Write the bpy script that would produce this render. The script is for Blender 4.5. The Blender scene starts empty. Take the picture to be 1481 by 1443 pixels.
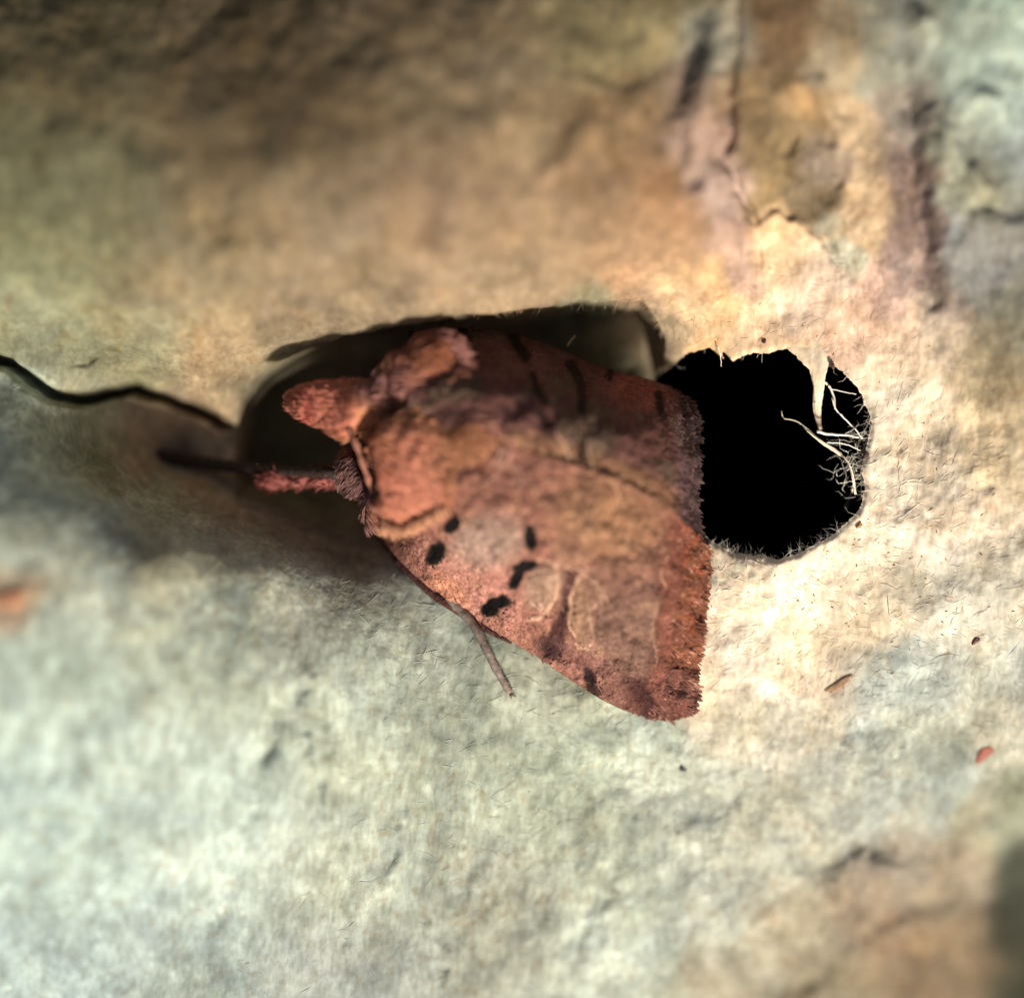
import bpy, bmesh, math, random
import numpy as np
from mathutils import Vector, Matrix, noise as mnoise
random.seed(7); RNG = np.random.default_rng(7)
sc = bpy.context.scene
R = math.radians
sc.unit_settings.scale_length = 0.01          # one unit is a centimetre

# ------------------------------------------------------------------ camera, light, exposure
D = 10.0; S = 400.0; CX, CY = 740.5, 721.5    # 400 photo pixels to the centimetre at the focal plane
cam = bpy.data.objects.new('camera', bpy.data.cameras.new('camera'))
sc.collection.objects.link(cam); sc.camera = cam
cam.location = (0, 0, D)
cam.data.sensor_width = 36; cam.data.lens = 36 * D / (1481 / S)
cam.data.clip_start = .1; cam.data.clip_end = 500
cam.data.dof.use_dof = True; cam.data.dof.focus_distance = D - .06
cam.data.dof.aperture_fstop = cam.data.lens * 1e-3 / 1.05
SUN_EL, SUN_AZ = 32.0, -66.0                  # azimuth in degrees from +X
d = Vector((math.cos(R(SUN_EL)) * math.cos(R(SUN_AZ)), math.cos(R(SUN_EL)) * math.sin(R(SUN_AZ)), math.sin(R(SUN_EL))))
sun = bpy.data.objects.new('sun', bpy.data.lights.new('sun', 'SUN'))
sc.collection.objects.link(sun); sun.rotation_euler = d.to_track_quat('Z', 'Y').to_euler()
sun.data.energy = 4.6; sun.data.angle = R(7.0); sun.data.color = (1.0, .935, .86)
w = bpy.data.worlds.new('World'); sc.world = w; w.use_nodes = True
nt = w.node_tree; sky = nt.nodes.new('ShaderNodeTexSky'); sky.sky_type = 'NISHITA'; sky.sun_disc = False
sky.sun_elevation = R(SUN_EL); sky.sun_rotation = R(90 - SUN_AZ); sky.dust_density = 6; sky.air_density = 1.0; sky.ozone_density = .3
bg = nt.nodes['Background']; bg.inputs[1].default_value = .055; nt.links.new(sky.outputs[0], bg.inputs[0])
sc.view_settings.view_transform = 'Standard'; sc.view_settings.look = 'None'
sc.view_settings.exposure = .40; sc.view_settings.gamma = 1
sc.cycles.max_bounces = 6

# ------------------------------------------------------------------ numeric helpers
def P(px, py, z=0.0):
    k = (D - z) / D / S
    return ((px - CX) * k, (CY - py) * k, z)
_T = RNG.random((256, 256))
def vnoise(x, y, seed=0):
    x = np.asarray(x, float) + seed * 17.31; y = np.asarray(y, float) + seed * 9.77
    xi = np.floor(x).astype(int); yi = np.floor(y).astype(int); fx = x - xi; fy = y - yi
    fx = fx * fx * fx * (fx * (fx * 6 - 15) + 10); fy = fy * fy * fy * (fy * (fy * 6 - 15) + 10)
    g = lambda a, b: _T[a & 255, b & 255]
    return (g(xi, yi) * (1 - fx) + g(xi + 1, yi) * fx) * (1 - fy) + (g(xi, yi + 1) * (1 - fx) + g(xi + 1, yi + 1) * fx) * fy
def fbm(x, y, o=4, seed=0):
    a = 0; s = .5; t = 0
    c, q = math.cos(.6), math.sin(.6)
    for k in range(o):
        a = a + s * vnoise(x, y, seed + k * 5); t += s; s *= .52
        x, y = (x * c - y * q) * 2.03, (x * q + y * c) * 2.03
    return a / t - .5                                     # -.5 .. .5
def sstep(a, b, x):
    t = np.clip((x - a) / (b - a), 0, 1); return t * t * (3 - 2 * t)
def seg_dist(px, py, pts):
    """distance to a polyline and the fraction along it"""
    best = np.full(np.shape(px), 1e9); frac = np.zeros(np.shape(px)); n = len(pts) - 1
    for i in range(n):
        ax, ay = pts[i][:2]; bx, by = pts[i + 1][:2]
        L = (bx - ax) ** 2 + (by - ay) ** 2 + 1e-9
        t = np.clip(((px - ax) * (bx - ax) + (py - ay) * (by - ay)) / L, 0, 1)
        dd = np.hypot(px - ax - t * (bx - ax), py - ay - t * (by - ay))
        m = dd < best; best = np.where(m, dd, best); frac = np.where(m, (i + t) / n, frac)
    return best, frac
def mix(c, c2, m):
    return c * (1 - m[..., None]) + np.array(c2) * m[..., None]
def resample(pts, n):
    """smooth curve through points (Catmull-Rom), n samples even in arc length"""
    p = np.array(pts, float); q = np.vstack([2 * p[0] - p[1], p, 2 * p[-1] - p[-2]]); out = []
    for i in range(len(p) - 1):
        a, b, c, e = q[i:i + 4]
        for t in np.linspace(0, 1, 24, endpoint=False):
            out.append(.5 * (2 * b + (c - a) * t + (2 * a - 5 * b + 4 * c - e) * t * t + (3 * b - a - 3 * c + e) * t ** 3))
    out.append(p[-1]); o = np.array(out)
    s = np.r_[0, np.cumsum(np.linalg.norm(np.diff(o[:, :2], axis=0), axis=1))]
    u = np.linspace(0, s[-1], n)
    return np.stack([np.interp(u, s, o[:, k]) for k in range(o.shape[1])], 1)

# ------------------------------------------------------------------ object helpers
def new_mesh(name, verts, faces, mat, parent=None, cols=None, smooth=True):
    me = bpy.data.meshes.new(name)
    me.from_pydata([tuple(v) for v in verts], [], [tuple(f) for f in faces]); me.update()
    if cols is not None: set_col(me, cols)
    me.materials.append(mat)
    me.polygons.foreach_set('use_smooth', [smooth] * len(me.polygons))
    o = bpy.data.objects.new(name, me); sc.collection.objects.link(o)
    if parent: o.parent = parent
    return o
def set_col(me, cols):
    a = me.attributes.new('tint', 'FLOAT_COLOR', 'POINT')
    c = np.ones((len(me.vertices), 4), np.float32); c[:, :3] = np.asarray(cols)[:, :3]
    a.data.foreach_set('color', np.clip(c, .002, 1).ravel())
def empty(name, label, cat, loc=(0, 0, 0), group=None):
    o = bpy.data.objects.new(name, None); sc.collection.objects.link(o)
    o.location = loc; o.empty_display_size = .2; o['label'] = label; o['category'] = cat
    if group: o['group'] = group
    return o
class Soup:
    """collects small strands and plates in one mesh"""
    def __init__(s): s.v = []; s.f = []; s.c = []
    def tube(s, pts, rad, col, n=3):
        m = len(pts); b = len(s.v); pts = [Vector(p) for p in pts]
        for i, p in enumerate(pts):
            t = (pts[min(i + 1, m - 1)] - pts[max(i - 1, 0)]).normalized()
            u = t.orthogonal().normalized(); w_ = t.cross(u)
            r = rad[i] if hasattr(rad, '__len__') else rad
            for k in range(n):
                a = 2 * math.pi * k / n
                s.v.append(p + (u * math.cos(a) + w_ * math.sin(a)) * r); s.c.append(col)
        for i in range(m - 1):
            for k in range(n):
                s.f.append((b + i * n + k, b + i * n + (k + 1) % n, b + (i + 1) * n + (k + 1) % n, b + (i + 1) * n + k))
        s.f.append(tuple(b + k for k in range(n))[::-1]); s.f.append(tuple(b + (m - 1) * n + k for k in range(n)))
    def plate(s, p, t, nrm, ln, wd, col, col2=None, lift=.0):
        p = Vector(p); t = Vector(t).normalized(); nrm = Vector(nrm).normalized(); sd = t.cross(nrm).normalized()
        b = len(s.v)
        for a, w_, h in ((0, .5, 0), (.5, 1, .35), (.85, .8, .75), (1, .25, 1)):
            for q in (-1, 1):
                s.v.append(p + t * a * ln + sd * q * w_ * wd * .5 + nrm * (lift * h)); s.c.append(col if a < .6 or col2 is None else col2)
        for i in range(3): s.f.append((b + 2 * i, b + 2 * i + 1, b + 2 * i + 3, b + 2 * i + 2))
    def build(s, name, mat, parent=None, smooth=True):
        return new_mesh(name, s.v, s.f, mat, parent, np.array([tuple(c) for c in s.c]), smooth)

# ------------------------------------------------------------------ materials
def material(name, rough=.9, spec=.2, layers=(), bumps=(), attr=True, col=(.5, .5, .5), sheen=0, sss=0):
    """colour = mesh tint x noise layers (scale, low, high, stretch); relief = noise bumps (scale, distance, stretch)"""
    m = bpy.data.materials.new(name); m.use_nodes = True; N = m.node_tree.nodes; L = m.node_tree.links
    b = N['Principled BSDF']; b.inputs['Roughness'].default_value = rough; b.inputs['Specular IOR Level'].default_value = spec
    if sheen: b.inputs['Sheen Weight'].default_value = sheen; b.inputs['Sheen Roughness'].default_value = .5
    if sss:
        b.inputs['Subsurface Weight'].default_value = sss; b.inputs['Subsurface Radius'].default_value = (1, .8, .6); b.inputs['Subsurface Scale'].default_value = .04
    tc = N.new('ShaderNodeTexCoord')
    if attr:
        a = N.new('ShaderNodeAttribute'); a.attribute_name = 'tint'; cur = a.outputs['Color']
    else:
        a = N.new('ShaderNodeRGB'); a.outputs[0].default_value = (*col, 1); cur = a.outputs[0]
    def noise_tex(scale, stretch, detail=4, rot=0):
        mp = N.new('ShaderNodeMapping'); mp.inputs['Scale'].default_value = stretch; mp.inputs['Rotation'].default_value = (0, 0, rot)
        L.new(tc.outputs['Object'], mp.inputs[0])
        t = N.new('ShaderNodeTexNoise'); t.inputs['Scale'].default_value = scale; t.inputs['Detail'].default_value = detail
        L.new(mp.outputs[0], t.inputs['Vector']); return t
    for (scale, lo, hi, stretch, rot) in layers:
        t = noise_tex(scale, stretch, 4, rot); r = N.new('ShaderNodeValToRGB')
        r.color_ramp.elements[0].position = .34; r.color_ramp.elements[0].color = (*lo, 1)
        r.color_ramp.elements[1].position = .66; r.color_ramp.elements[1].color = (*hi, 1)
        L.new(t.outputs['Fac'], r.inputs[0])
        x = N.new('ShaderNodeMix'); x.data_type = 'RGBA'; x.blend_type = 'MULTIPLY'; x.inputs[0].default_value = 1
        L.new(cur, x.inputs[6]); L.new(r.outputs[0], x.inputs[7]); cur = x.outputs[2]
    L.new(cur, b.inputs['Base Color'])
    nrm = None
    for (scale, dist, stretch, rot) in bumps:
        t = noise_tex(scale, stretch, 5, rot); q = N.new('ShaderNodeBump'); q.inputs['Distance'].default_value = dist; q.inputs['Strength'].default_value = 1
        L.new(t.outputs['Fac'], q.inputs['Height'])
        if nrm: L.new(nrm, q.inputs['Normal'])
        nrm = q.outputs[0]
    if nrm: L.new(nrm, b.inputs['Normal'])
    return m
U = (1, 1, 1)
M_pulp = material('moulded_pulp', .92, .15,
    layers=((2.6, (.80, .79, .76), (1.14, 1.15, 1.16), U, 0), (9, (.80, .80, .80), (1.16, 1.15, 1.13), U, 0),
            (26, (.84, .83, .80), (1.12, 1.12, 1.12), (1, .35, 1), R(35)), (60, (.86, .84, .80), (1.1, 1.1, 1.1), (1, .3, 1), R(-50))),
    bumps=((5, .012, U, 0), (15, .007, U, 0), (30, .0028, (1, .35, 1), R(35)), (60, .0022, (1, .3, 1), R(-50))), sss=0)
M_fibre = material('pulp_fibre', .8, .3, sss=0)
M_scale = material('wing_scales', .82, .12, layers=((14, (.82, .78, .76), (1.15, 1.15, 1.15), U, 0), (45, (.78, .76, .74), (1.2, 1.2, 1.2), U, 0), (110, (.8, .8, .8), (1.18, 1.18, 1.18), U, 0)),
    bumps=((16, .02, U, 0), (45, .010, U, 0), (100, .006, U, 0)))
M_fur = material('moth_hair', .8, .12)
M_body = material('moth_skin', .8, .2, layers=((30, (.7, .65, .6), (1.2, 1.2, 1.2), U, 0),), bumps=((18, .015, U, 0), (50, .008, U, 0)))
M_leg = material('leg_chitin', .6, .3, layers=((40, (.7, .7, .7), (1.2, 1.2, 1.2), U, 0),), bumps=((60, .006, U, 0),))
M_dark = material('dark_table', .9, .05, attr=False, col=(.006, .006, .006), layers=((4, (.7, .7, .7), (1.1, 1.1, 1.1), U, 0),))

# ------------------------------------------------------------------ the tray: relief
HC = [  # photo x, photo y, height in cm
 (-500,-500,-.9),(0,-450,-.6),(500,-450,-.5),(1000,-450,-.6),(1500,-450,-.6),(2000,-450,-.9),
 (-500,0,.2),(0,0,.32),(300,0,.38),(600,0,.46),(850,0,.44),(1050,0,.42),(1200,0,.42),(1350,0,.45),(1481,0,.48),(1900,0,.3),
 (-500,200,.4),(0,180,.50),(300,180,.54),(600,180,.60),(850,180,.52),(1010,180,.42),(1130,180,.36),(1250,180,.34),(1350,200,.38),(1481,200,.40),
 (0,340,.46),(300,340,.52),(600,340,.55),(850,330,.46),(1000,340,.34),(1130,340,.22),(1250,340,.24),(1380,350,.32),(1481,350,.36),
 (-500,450,.3),(0,430,.30),(200,430,.36),(400,430,.36),(600,400,.42),(800,390,.36),(920,385,.28),(1030,430,.14),(1130,450,.10),(1250,450,.12),(1380,480,.20),(1500,500,.30),
 (0,505,.10),(200,540,-.02),(325,590,-.10),(335,560,-.04),(380,505,.10),(430,480,.16),(500,460,.22),(560,450,.26),(640,440,.30),(800,425,.28),(900,415,.20),(450,560,-.30),(900,520,-.20),(990,480,.03),(1020,460,.08),
 (1100,500,.06),(1250,560,.06),(1380,620,.10),(1500,680,.18),(1900,700,.2),
 (-500,620,-.1),(0,600,.20),(60,640,.20),(120,640,.0),(250,660,-.32),(400,660,-.42),(520,640,-.44),(700,600,-.40),(850,600,-.34),(960,620,-.14),
 (0,690,.38),(0,740,.46),(120,720,.32),(130,775,.40),(250,720,-.04),(255,775,.25),(400,745,-.16),(400,800,.10),(480,770,-.20),(490,820,.0),(600,800,-.12),(750,780,-.18),(900,760,-.16),(1000,760,-.04),
 (1250,760,.06),(1100,830,.04),(1380,800,.09),(1500,850,.10),
 (-500,850,.3),(0,840,0.52),(150,850,0.45),(300,860,0.30),(450,870,.13),(600,900,.03),(750,950,-.02),(900,1020,-.03),(1050,1000,-.03),(1200,950,.0),(1350,980,.0),
 (0,1000,0.56),(200,1000,0.44),(400,1000,0.31),(600,1030,.10),(800,1120,-.02),(1000,1150,-.10),(1200,1130,-.11),(1400,1130,-.16),(1550,1100,-.2),
 (-500,1200,.4),(0,1200,0.48),(200,1200,0.37),(400,1200,0.25),(600,1250,.03),(850,1300,-.12),(1050,1300,-.18),(1200,1270,-.24),(1350,1300,-.42),(1481,1280,-.66),
 (0,1443,.22),(200,1443,.16),(400,1443,.06),(600,1443,-.08),(850,1460,-.24),(1050,1460,-.32),(1200,1443,-.42),(1350,1443,-.60),(1481,1443,-.90),
 (-500,1900,-.4),(0,1900,-.2),(500,1900,-.4),(1000,1900,-.6),(1500,1900,-1.2),(2000,1900,-1.6),(1900,1300,-1.3),(2000,1000,-.3)]
_hp = np.array([P(a, b, z) for a, b, z in HC])
def _phi(r2): return np.where(r2 > 1e-12, .5 * r2 * np.log(np.maximum(r2, 1e-12)), 0)
_n = len(_hp); _A = np.zeros((_n + 3, _n + 3))
_A[:_n, :_n] = _phi(((_hp[:, None, :2] - _hp[None, :, :2]) ** 2).sum(-1)) + np.eye(_n) * .004
_A[:_n, _n] = 1; _A[:_n, _n + 1:] = _hp[:, :2]; _A[_n, :_n] = 1; _A[_n + 1:, :_n] = _hp[:, :2].T
_wt = np.linalg.solve(_A, np.r_[_hp[:, 2], 0, 0, 0])
def base_h(x, y):
    out = np.full(np.shape(x), _wt[_n], float) + _wt[_n + 1] * x + _wt[_n + 2] * y
    for i in range(_n): out = out + _wt[i] * _phi((x - _hp[i, 0]) ** 2 + (y - _hp[i, 1]) ** 2)
    return out
CRACK = [(-300,495),(-60,505),(10,524),(40,548),(75,572),(110,578),(145,572),(190,560),(235,575),(285,592),(320,612),(350,622)]
CREASES = [ # polyline, depth (negative is a ridge), half width px
 ([(420,1010),(395,1050),(378,1110),(372,1170)], .034, 15), ([(445,980),(455,1060),(480,1130),(490,1200)], -.045, 15),
 ([(590,1180),(580,1240),(545,1290)], -.03, 14), ([(610,1120),(622,1180),(615,1260)], .014, 14), ([(330,1300),(300,1360),(290,1440)], .018, 20), ([(700,1150),(690,1220),(660,1300)], .012, 15), ([(910,1180),(890,1260),(840,1340),(800,1443)], .02, 16), ([(500,1270),(492,1340),(488,1443)], .026, 18), ([(620,1340),(650,1400),(640,1460)], -.02, 10),
 ([(1040,0),(1030,90),(1010,180),(1020,270),(1050,340),(1085,400)], -.07, 26), ([(1005,40),(990,120),(960,170)], .010, 18),
 ([(1060,-20),(1062,120),(1050,230),(1075,290),(1098,330),(1096,410)], .05, 9),
 ([(1150,120),(1190,130),(1215,190),(1225,270),(1200,330)], -.04, 16), ([(1130,205),(1160,215)], .03, 18), ([(1190,330),(1205,370),(1230,410)], .03, 8),
 ([(1300,60),(1320,180),(1335,300),(1345,380),(1345,430)], .05, 16), ([(1350,160),(1380,230),(1420,275),(1440,285)], -.05, 14),
 ([(1415,300),(1470,302)], .03, 11), ([(1330,20),(1345,50)], -.05, 14), ([(1410,130),(1440,165)], -.05, 16),
 ([(1260,1355),(1320,1310),(1400,1288)], .035, 15), ([(1130,1430),(1190,1418)], .03, 14), ([(1180,1250),(1260,1220),(1330,1185)], .02, 18),
 ([(1200,1290),(1260,1250),(1330,1260)], -.04, 20),
 ([(1096,345),(1102,330),(1130,318),(1160,324),(1180,350),(1200,375)], -.03, 8), ([(820,100),(900,110),(960,90)], .015, 20), ([(300,320),(340,350)], .03, 12), ([(860,170),(820,240),(760,290)], -.02, 18), ([(90,520),(160,515)], .03, 10)]
def shade_pocket(px, py):
    """steep-sided hollow under the lip, where the moth sits: mask, floor height, distance in from the left and the top edge"""
    vx = px + 9 * fbm(px / 30, py / 30, 3, 6); vy = py + 9 * fbm(px / 30, py / 30, 3, 7)      # steep-sided pocket cut along the moth's shadow edge to keep it dark
    e = np.interp(vx, [338, 350, 375, 420, 480, 560, 640, 720, 800, 880, 928, 955], [650, 578, 542, 512, 492, 478, 466, 458, 446, 437, 435, 476])
    fl = np.interp(vx, [340, 640, 800, 930], [-.74, -.58, -.40, -.25])
    m = sstep(0, 8, vy - e) * sstep(337, 347, vx) * sstep(962, 944, vx) * sstep(735, 650, vy)
    return m, fl, vx - 340, vy - e
def height(x, y, rough=True):
    z = base_h(x, y); k = (D - z) / D / S; px = x / k + CX; py = CY - y / k
    wx = px + 22 * fbm(px / 40, py / 40, 3, 3); wy = py + 22 * fbm(px / 40, py / 40, 3, 4)
    m, fl, _, _ = shade_pocket(px, py); z = z * (1 - m) + np.minimum(z, fl) * m
    for pts, dep, hw in CREASES:
        dd, fr = seg_dist(wx, wy, pts); z = z - dep * np.exp(-(dd / hw) ** 2) * np.sin(np.pi * np.clip(fr, .06, .94)) ** .5
    dd, fr = seg_dist(px + 5 * fbm(px / 18, py / 18, 2, 8), py + 5 * fbm(px / 18, py / 18, 2, 9), CRACK)
    z = z - .24 * np.exp(-(dd / (7.5 + 3 * fbm(px / 25, py / 25, 2, 5))) ** 2) * sstep(1.0, .86, fr)
    if rough:
        wr = sstep(850, 200, px - .2 * py) * sstep(830, 950, py) + .6 * sstep(1250, 1400, px) * sstep(650, 500, py); z = z + .014 * wr * fbm((px + .35 * py) / 30, (py - .2 * px) / 120, 3, 14)
        fade = .25 + .6 * sstep(500, 1100, px)
        calm = 1 - .6 * sstep(900, 500, px) * sstep(600, 700, py)
        soft = .45 + .55 * sstep(150, 480, py + .5 * (px - 900).clip(0)); soft = soft * .62 * calm; z = z + .052 * calm * fbm(px / 130, py / 130, 3, 11) + .034 * soft * fbm(px / 38, py / 38, 3, 12) + .0045 * fbm(px / 11, py / 11, 3, 13) * fade
    return z

# colour of the pulp, with some light and shade painted in: patches of recycled stock, rust and tannin stains (linear reflectance)
GG = (.46, .47, .385); BG = (.43, .455, .41); CR = (.74, .61, .44); WH = (.80, .71, .55); TN = (.41, .305, .185); OL = (.30, .25, .135)
BR = (.27, .175, .095); PK = (.50, .36, .29); GR = (.37, .36, .29); MV = (.27, .20, .165)
CC = [(0,0,(.23,.18,.10),120),(120,80,(.20,.16,.09),110),(350,60,(.25,.18,.10),120),(550,80,(.33,.24,.14),110),(700,140,TN,110),(880,60,OL,80),(960,30,OL,70),
 (0,250,(.28,.26,.15),110),(150,300,(.33,.30,.17),110),(60,380,(.33,.33,.19),90),(330,250,(.34,.25,.14),110),(500,330,TN,110),(650,300,(.42,.30,.19),100),(480,420,(.45,.35,.21),90),
 (250,420,(.41,.33,.20),90),(750,380,(.46,.35,.215),90),(880,300,(.37,.26,.155),80),(700,430,(.50,.39,.24),60),(900,180,(.36,.25,.14),70),(960,350,(.45,.30,.18),60),
 (60,470,(.33,.33,.22),70),(200,500,(.30,.30,.19),60),(300,540,(.42,.33,.21),60),(930,250,(.35,.22,.12),50),
 (1030,60,GR,40),(1000,130,(.36,.27,.2),40),(1020,200,PK,40),(1030,270,(.52,.40,.34),38),(1060,350,PK,36),(1080,400,(.48,.36,.30),26),(970,300,(.44,.27,.15),40),
 (1130,60,BR,46),(1200,60,(.42,.34,.22),36),(1190,80,(.50,.42,.29),26),(1110,130,(.27,.19,.10),50),(1150,150,(.56,.37,.18),26),(1130,210,(.21,.155,.08),50),(1190,230,(.40,.33,.25),32),(1170,290,(.20,.16,.10),36),(1120,260,(.28,.21,.11),40),
 (1240,190,(.62,.47,.29),30),(1255,260,(.66,.50,.31),30),(1245,330,(.68,.54,.36),32),(1120,340,(.68,.50,.30),26),(1130,380,(.72,.56,.38),36),(1000,420,(.64,.47,.28),40),(1050,455,(.60,.42,.23),40),
 (1200,330,(.40,.40,.31),18),(1225,385,(.50,.52,.42),18),(1180,430,(.74,.60,.47),40),(1280,430,(.62,.46,.38),36),(1240,480,(.68,.50,.38),40),
 (1310,60,GR,50),(1310,170,(.36,.31,.25),36),(1320,240,MV,30),(1320,330,MV,28),(1340,400,(.33,.24,.20),28),(1360,450,(.40,.32,.25),34),(1310,370,(.50,.38,.31),22),
 (1400,60,(.46,.50,.42),50),(1460,30,(.52,.58,.50),50),(1440,150,(.46,.51,.44),50),(1380,200,(.44,.46,.36),36),(1420,280,(.44,.44,.31),36),(1470,220,BG,46),(1430,380,(.37,.37,.33),60),(1470,480,(.34,.33,.25),50),(1440,540,(.44,.36,.22),46),
 (1350,500,CR,46),(1300,560,WH,50),(1280,640,WH,50),(1340,650,(.78,.67,.50),60),(1420,650,(.72,.60,.40),50),(1475,660,(.60,.50,.33),50),(1300,520,(.66,.50,.36),34),(1100,480,(.66,.50,.33),40),
 (1300,740,WH,60),(1400,760,(.74,.66,.52),60),(1150,850,WH,60),(1060,850,WH,40),(1080,930,WH,60),(1250,860,(.74,.65,.48),60),(1160,920,(.76,.65,.46),50),(1380,880,(.66,.62,.48),60),(1470,840,(.58,.55,.43),60),
 (1210,970,(.62,.53,.40),50),(1030,1010,(.72,.60,.43),34),(1050,1060,(.60,.54,.40),40),(960,1080,(.50,.52,.42),50),(1150,1060,(.56,.53,.42),60),(1300,1000,(.50,.52,.43),70),(1430,980,(.50,.51,.42),70),(1330,1100,(.44,.46,.38),60),(1470,1040,(.48,.45,.34),46),
 (1000,1180,(.54,.54,.43),80),(1150,1200,(.52,.50,.38),80),(1280,1170,(.42,.43,.36),50),(1050,1300,(.50,.51,.41),80),(900,1250,(.45,.46,.36),80),(900,1400,(.50,.52,.42),80),(1050,1420,(.50,.45,.31),60),(1150,1330,(.46,.40,.27),60),
 (1300,1230,(.42,.35,.25),40),(1250,1290,(.42,.33,.23),50),(1360,1280,(.38,.30,.21),60),(1300,1370,(.36,.25,.15),60),(1400,1400,(.37,.26,.16),60),(1200,1420,(.34,.28,.17),50),(1420,1170,(.42,.37,.25),34),(1470,1180,(.30,.30,.21),40),(1485,1350,(.06,.06,.04),42),(1485,1260,(.08,.08,.055),36),(1490,1430,(.05,.05,.03),50),  # near-black points paint the shade of the falling right edge
 (800,1100,(.44,.46,.365),100),(700,1300,(.40,.39,.31),100),(650,1100,GG,110),(500,1000,(.48,.49,.41),110),(500,1250,(.45,.45,.37),110),(300,950,(.48,.50,.42),120),(300,1150,(.46,.48,.42),120),(100,1000,(.46,.49,.42),120),
 (100,1200,(.45,.48,.42),120),(250,1400,(.38,.39,.35),110),(60,1400,(.40,.43,.40),110),(500,1420,(.38,.38,.34),100),(430,890,(.50,.49,.41),70),(600,930,(.46,.47,.40),70),(800,1000,(.50,.49,.39),70),(20,865,(.42,.29,.19),34),
 (100,850,(.48,.50,.43),80),(250,800,(.44,.43,.34),80),(40,680,(.56,.60,.52),70),(15,600,(.54,.58,.50),50),(120,620,(.30,.30,.23),60),(230,620,(.42,.34,.27),60),(330,700,(.45,.36,.29),60),(450,760,(.33,.30,.22),80),(420,600,(.22,.22,.16),80),(600,640,(.2,.17,.13),110),(850,490,(.24,.24,.15),50),(930,480,(.34,.28,.18),30)]  # valley points redden its shade; points under the moth are darker
ADJ = [(300,60,(.68,.68,.66)),(0,60,(.78,.80,.76)),(700,80,(.64,.64,.6)),(950,60,(.7,.7,.7)),(500,420,(.40,.41,.48)),(750,300,(.45,.43,.44)),(300,300,(.44,.47,.50)),(450,200,(.55,.56,.56)),(60,380,(.36,.38,.40)),(200,500,(.45,.46,.5)),  # regional gains that put some light and shade into the pulp colour
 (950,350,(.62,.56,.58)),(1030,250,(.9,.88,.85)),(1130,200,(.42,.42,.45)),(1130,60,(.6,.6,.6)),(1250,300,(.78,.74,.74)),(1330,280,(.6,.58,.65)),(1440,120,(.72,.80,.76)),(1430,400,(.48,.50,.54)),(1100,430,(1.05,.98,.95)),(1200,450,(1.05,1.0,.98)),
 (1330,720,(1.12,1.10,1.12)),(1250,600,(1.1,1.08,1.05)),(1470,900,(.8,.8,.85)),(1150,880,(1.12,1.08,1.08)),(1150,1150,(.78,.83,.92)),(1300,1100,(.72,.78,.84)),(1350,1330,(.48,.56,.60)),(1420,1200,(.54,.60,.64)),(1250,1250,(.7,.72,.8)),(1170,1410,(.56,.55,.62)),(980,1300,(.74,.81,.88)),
 (100,1000,(.82,.97,1.06)),(150,1300,(.74,.87,.92)),(400,1100,(.84,.96,1.0)),(700,1250,(.66,.73,.77)),(600,950,(.96,1.06,1.04)),(450,900,(1.0,1.1,1.08)),(850,1100,(.86,.93,.93)),(250,700,(.85,.68,.55)),(10,650,(1.1,1.2,1.15)),(500,620,(.7,.6,.5)),(150,640,(.8,.75,.6)),(130,850,(.98,1.08,1.08)),(330,880,(1.02,1.14,1.12))]  # valley entries paint a warm shade; lower-left ones brighten the bump
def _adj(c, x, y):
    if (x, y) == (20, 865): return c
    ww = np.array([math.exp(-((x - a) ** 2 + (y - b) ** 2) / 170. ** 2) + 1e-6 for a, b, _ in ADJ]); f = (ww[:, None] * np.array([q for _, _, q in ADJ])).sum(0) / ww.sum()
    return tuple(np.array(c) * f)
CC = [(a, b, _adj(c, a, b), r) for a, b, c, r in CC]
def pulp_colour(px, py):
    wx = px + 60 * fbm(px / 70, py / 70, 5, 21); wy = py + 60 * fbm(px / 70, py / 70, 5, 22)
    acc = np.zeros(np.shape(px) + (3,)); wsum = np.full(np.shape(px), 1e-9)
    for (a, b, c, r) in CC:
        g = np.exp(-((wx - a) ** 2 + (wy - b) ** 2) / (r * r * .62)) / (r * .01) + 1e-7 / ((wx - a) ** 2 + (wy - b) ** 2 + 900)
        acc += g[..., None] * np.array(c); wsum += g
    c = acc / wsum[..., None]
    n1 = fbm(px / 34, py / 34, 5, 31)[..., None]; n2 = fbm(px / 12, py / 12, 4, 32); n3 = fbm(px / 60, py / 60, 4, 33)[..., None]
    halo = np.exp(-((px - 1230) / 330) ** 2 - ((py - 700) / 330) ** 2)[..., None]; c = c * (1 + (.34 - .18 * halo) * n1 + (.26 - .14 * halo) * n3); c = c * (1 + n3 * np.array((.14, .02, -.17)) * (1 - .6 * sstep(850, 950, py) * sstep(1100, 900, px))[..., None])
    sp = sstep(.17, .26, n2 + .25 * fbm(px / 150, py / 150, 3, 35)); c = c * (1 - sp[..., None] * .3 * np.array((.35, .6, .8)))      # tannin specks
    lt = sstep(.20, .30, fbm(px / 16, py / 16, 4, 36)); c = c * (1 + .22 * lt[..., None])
    return c

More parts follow.
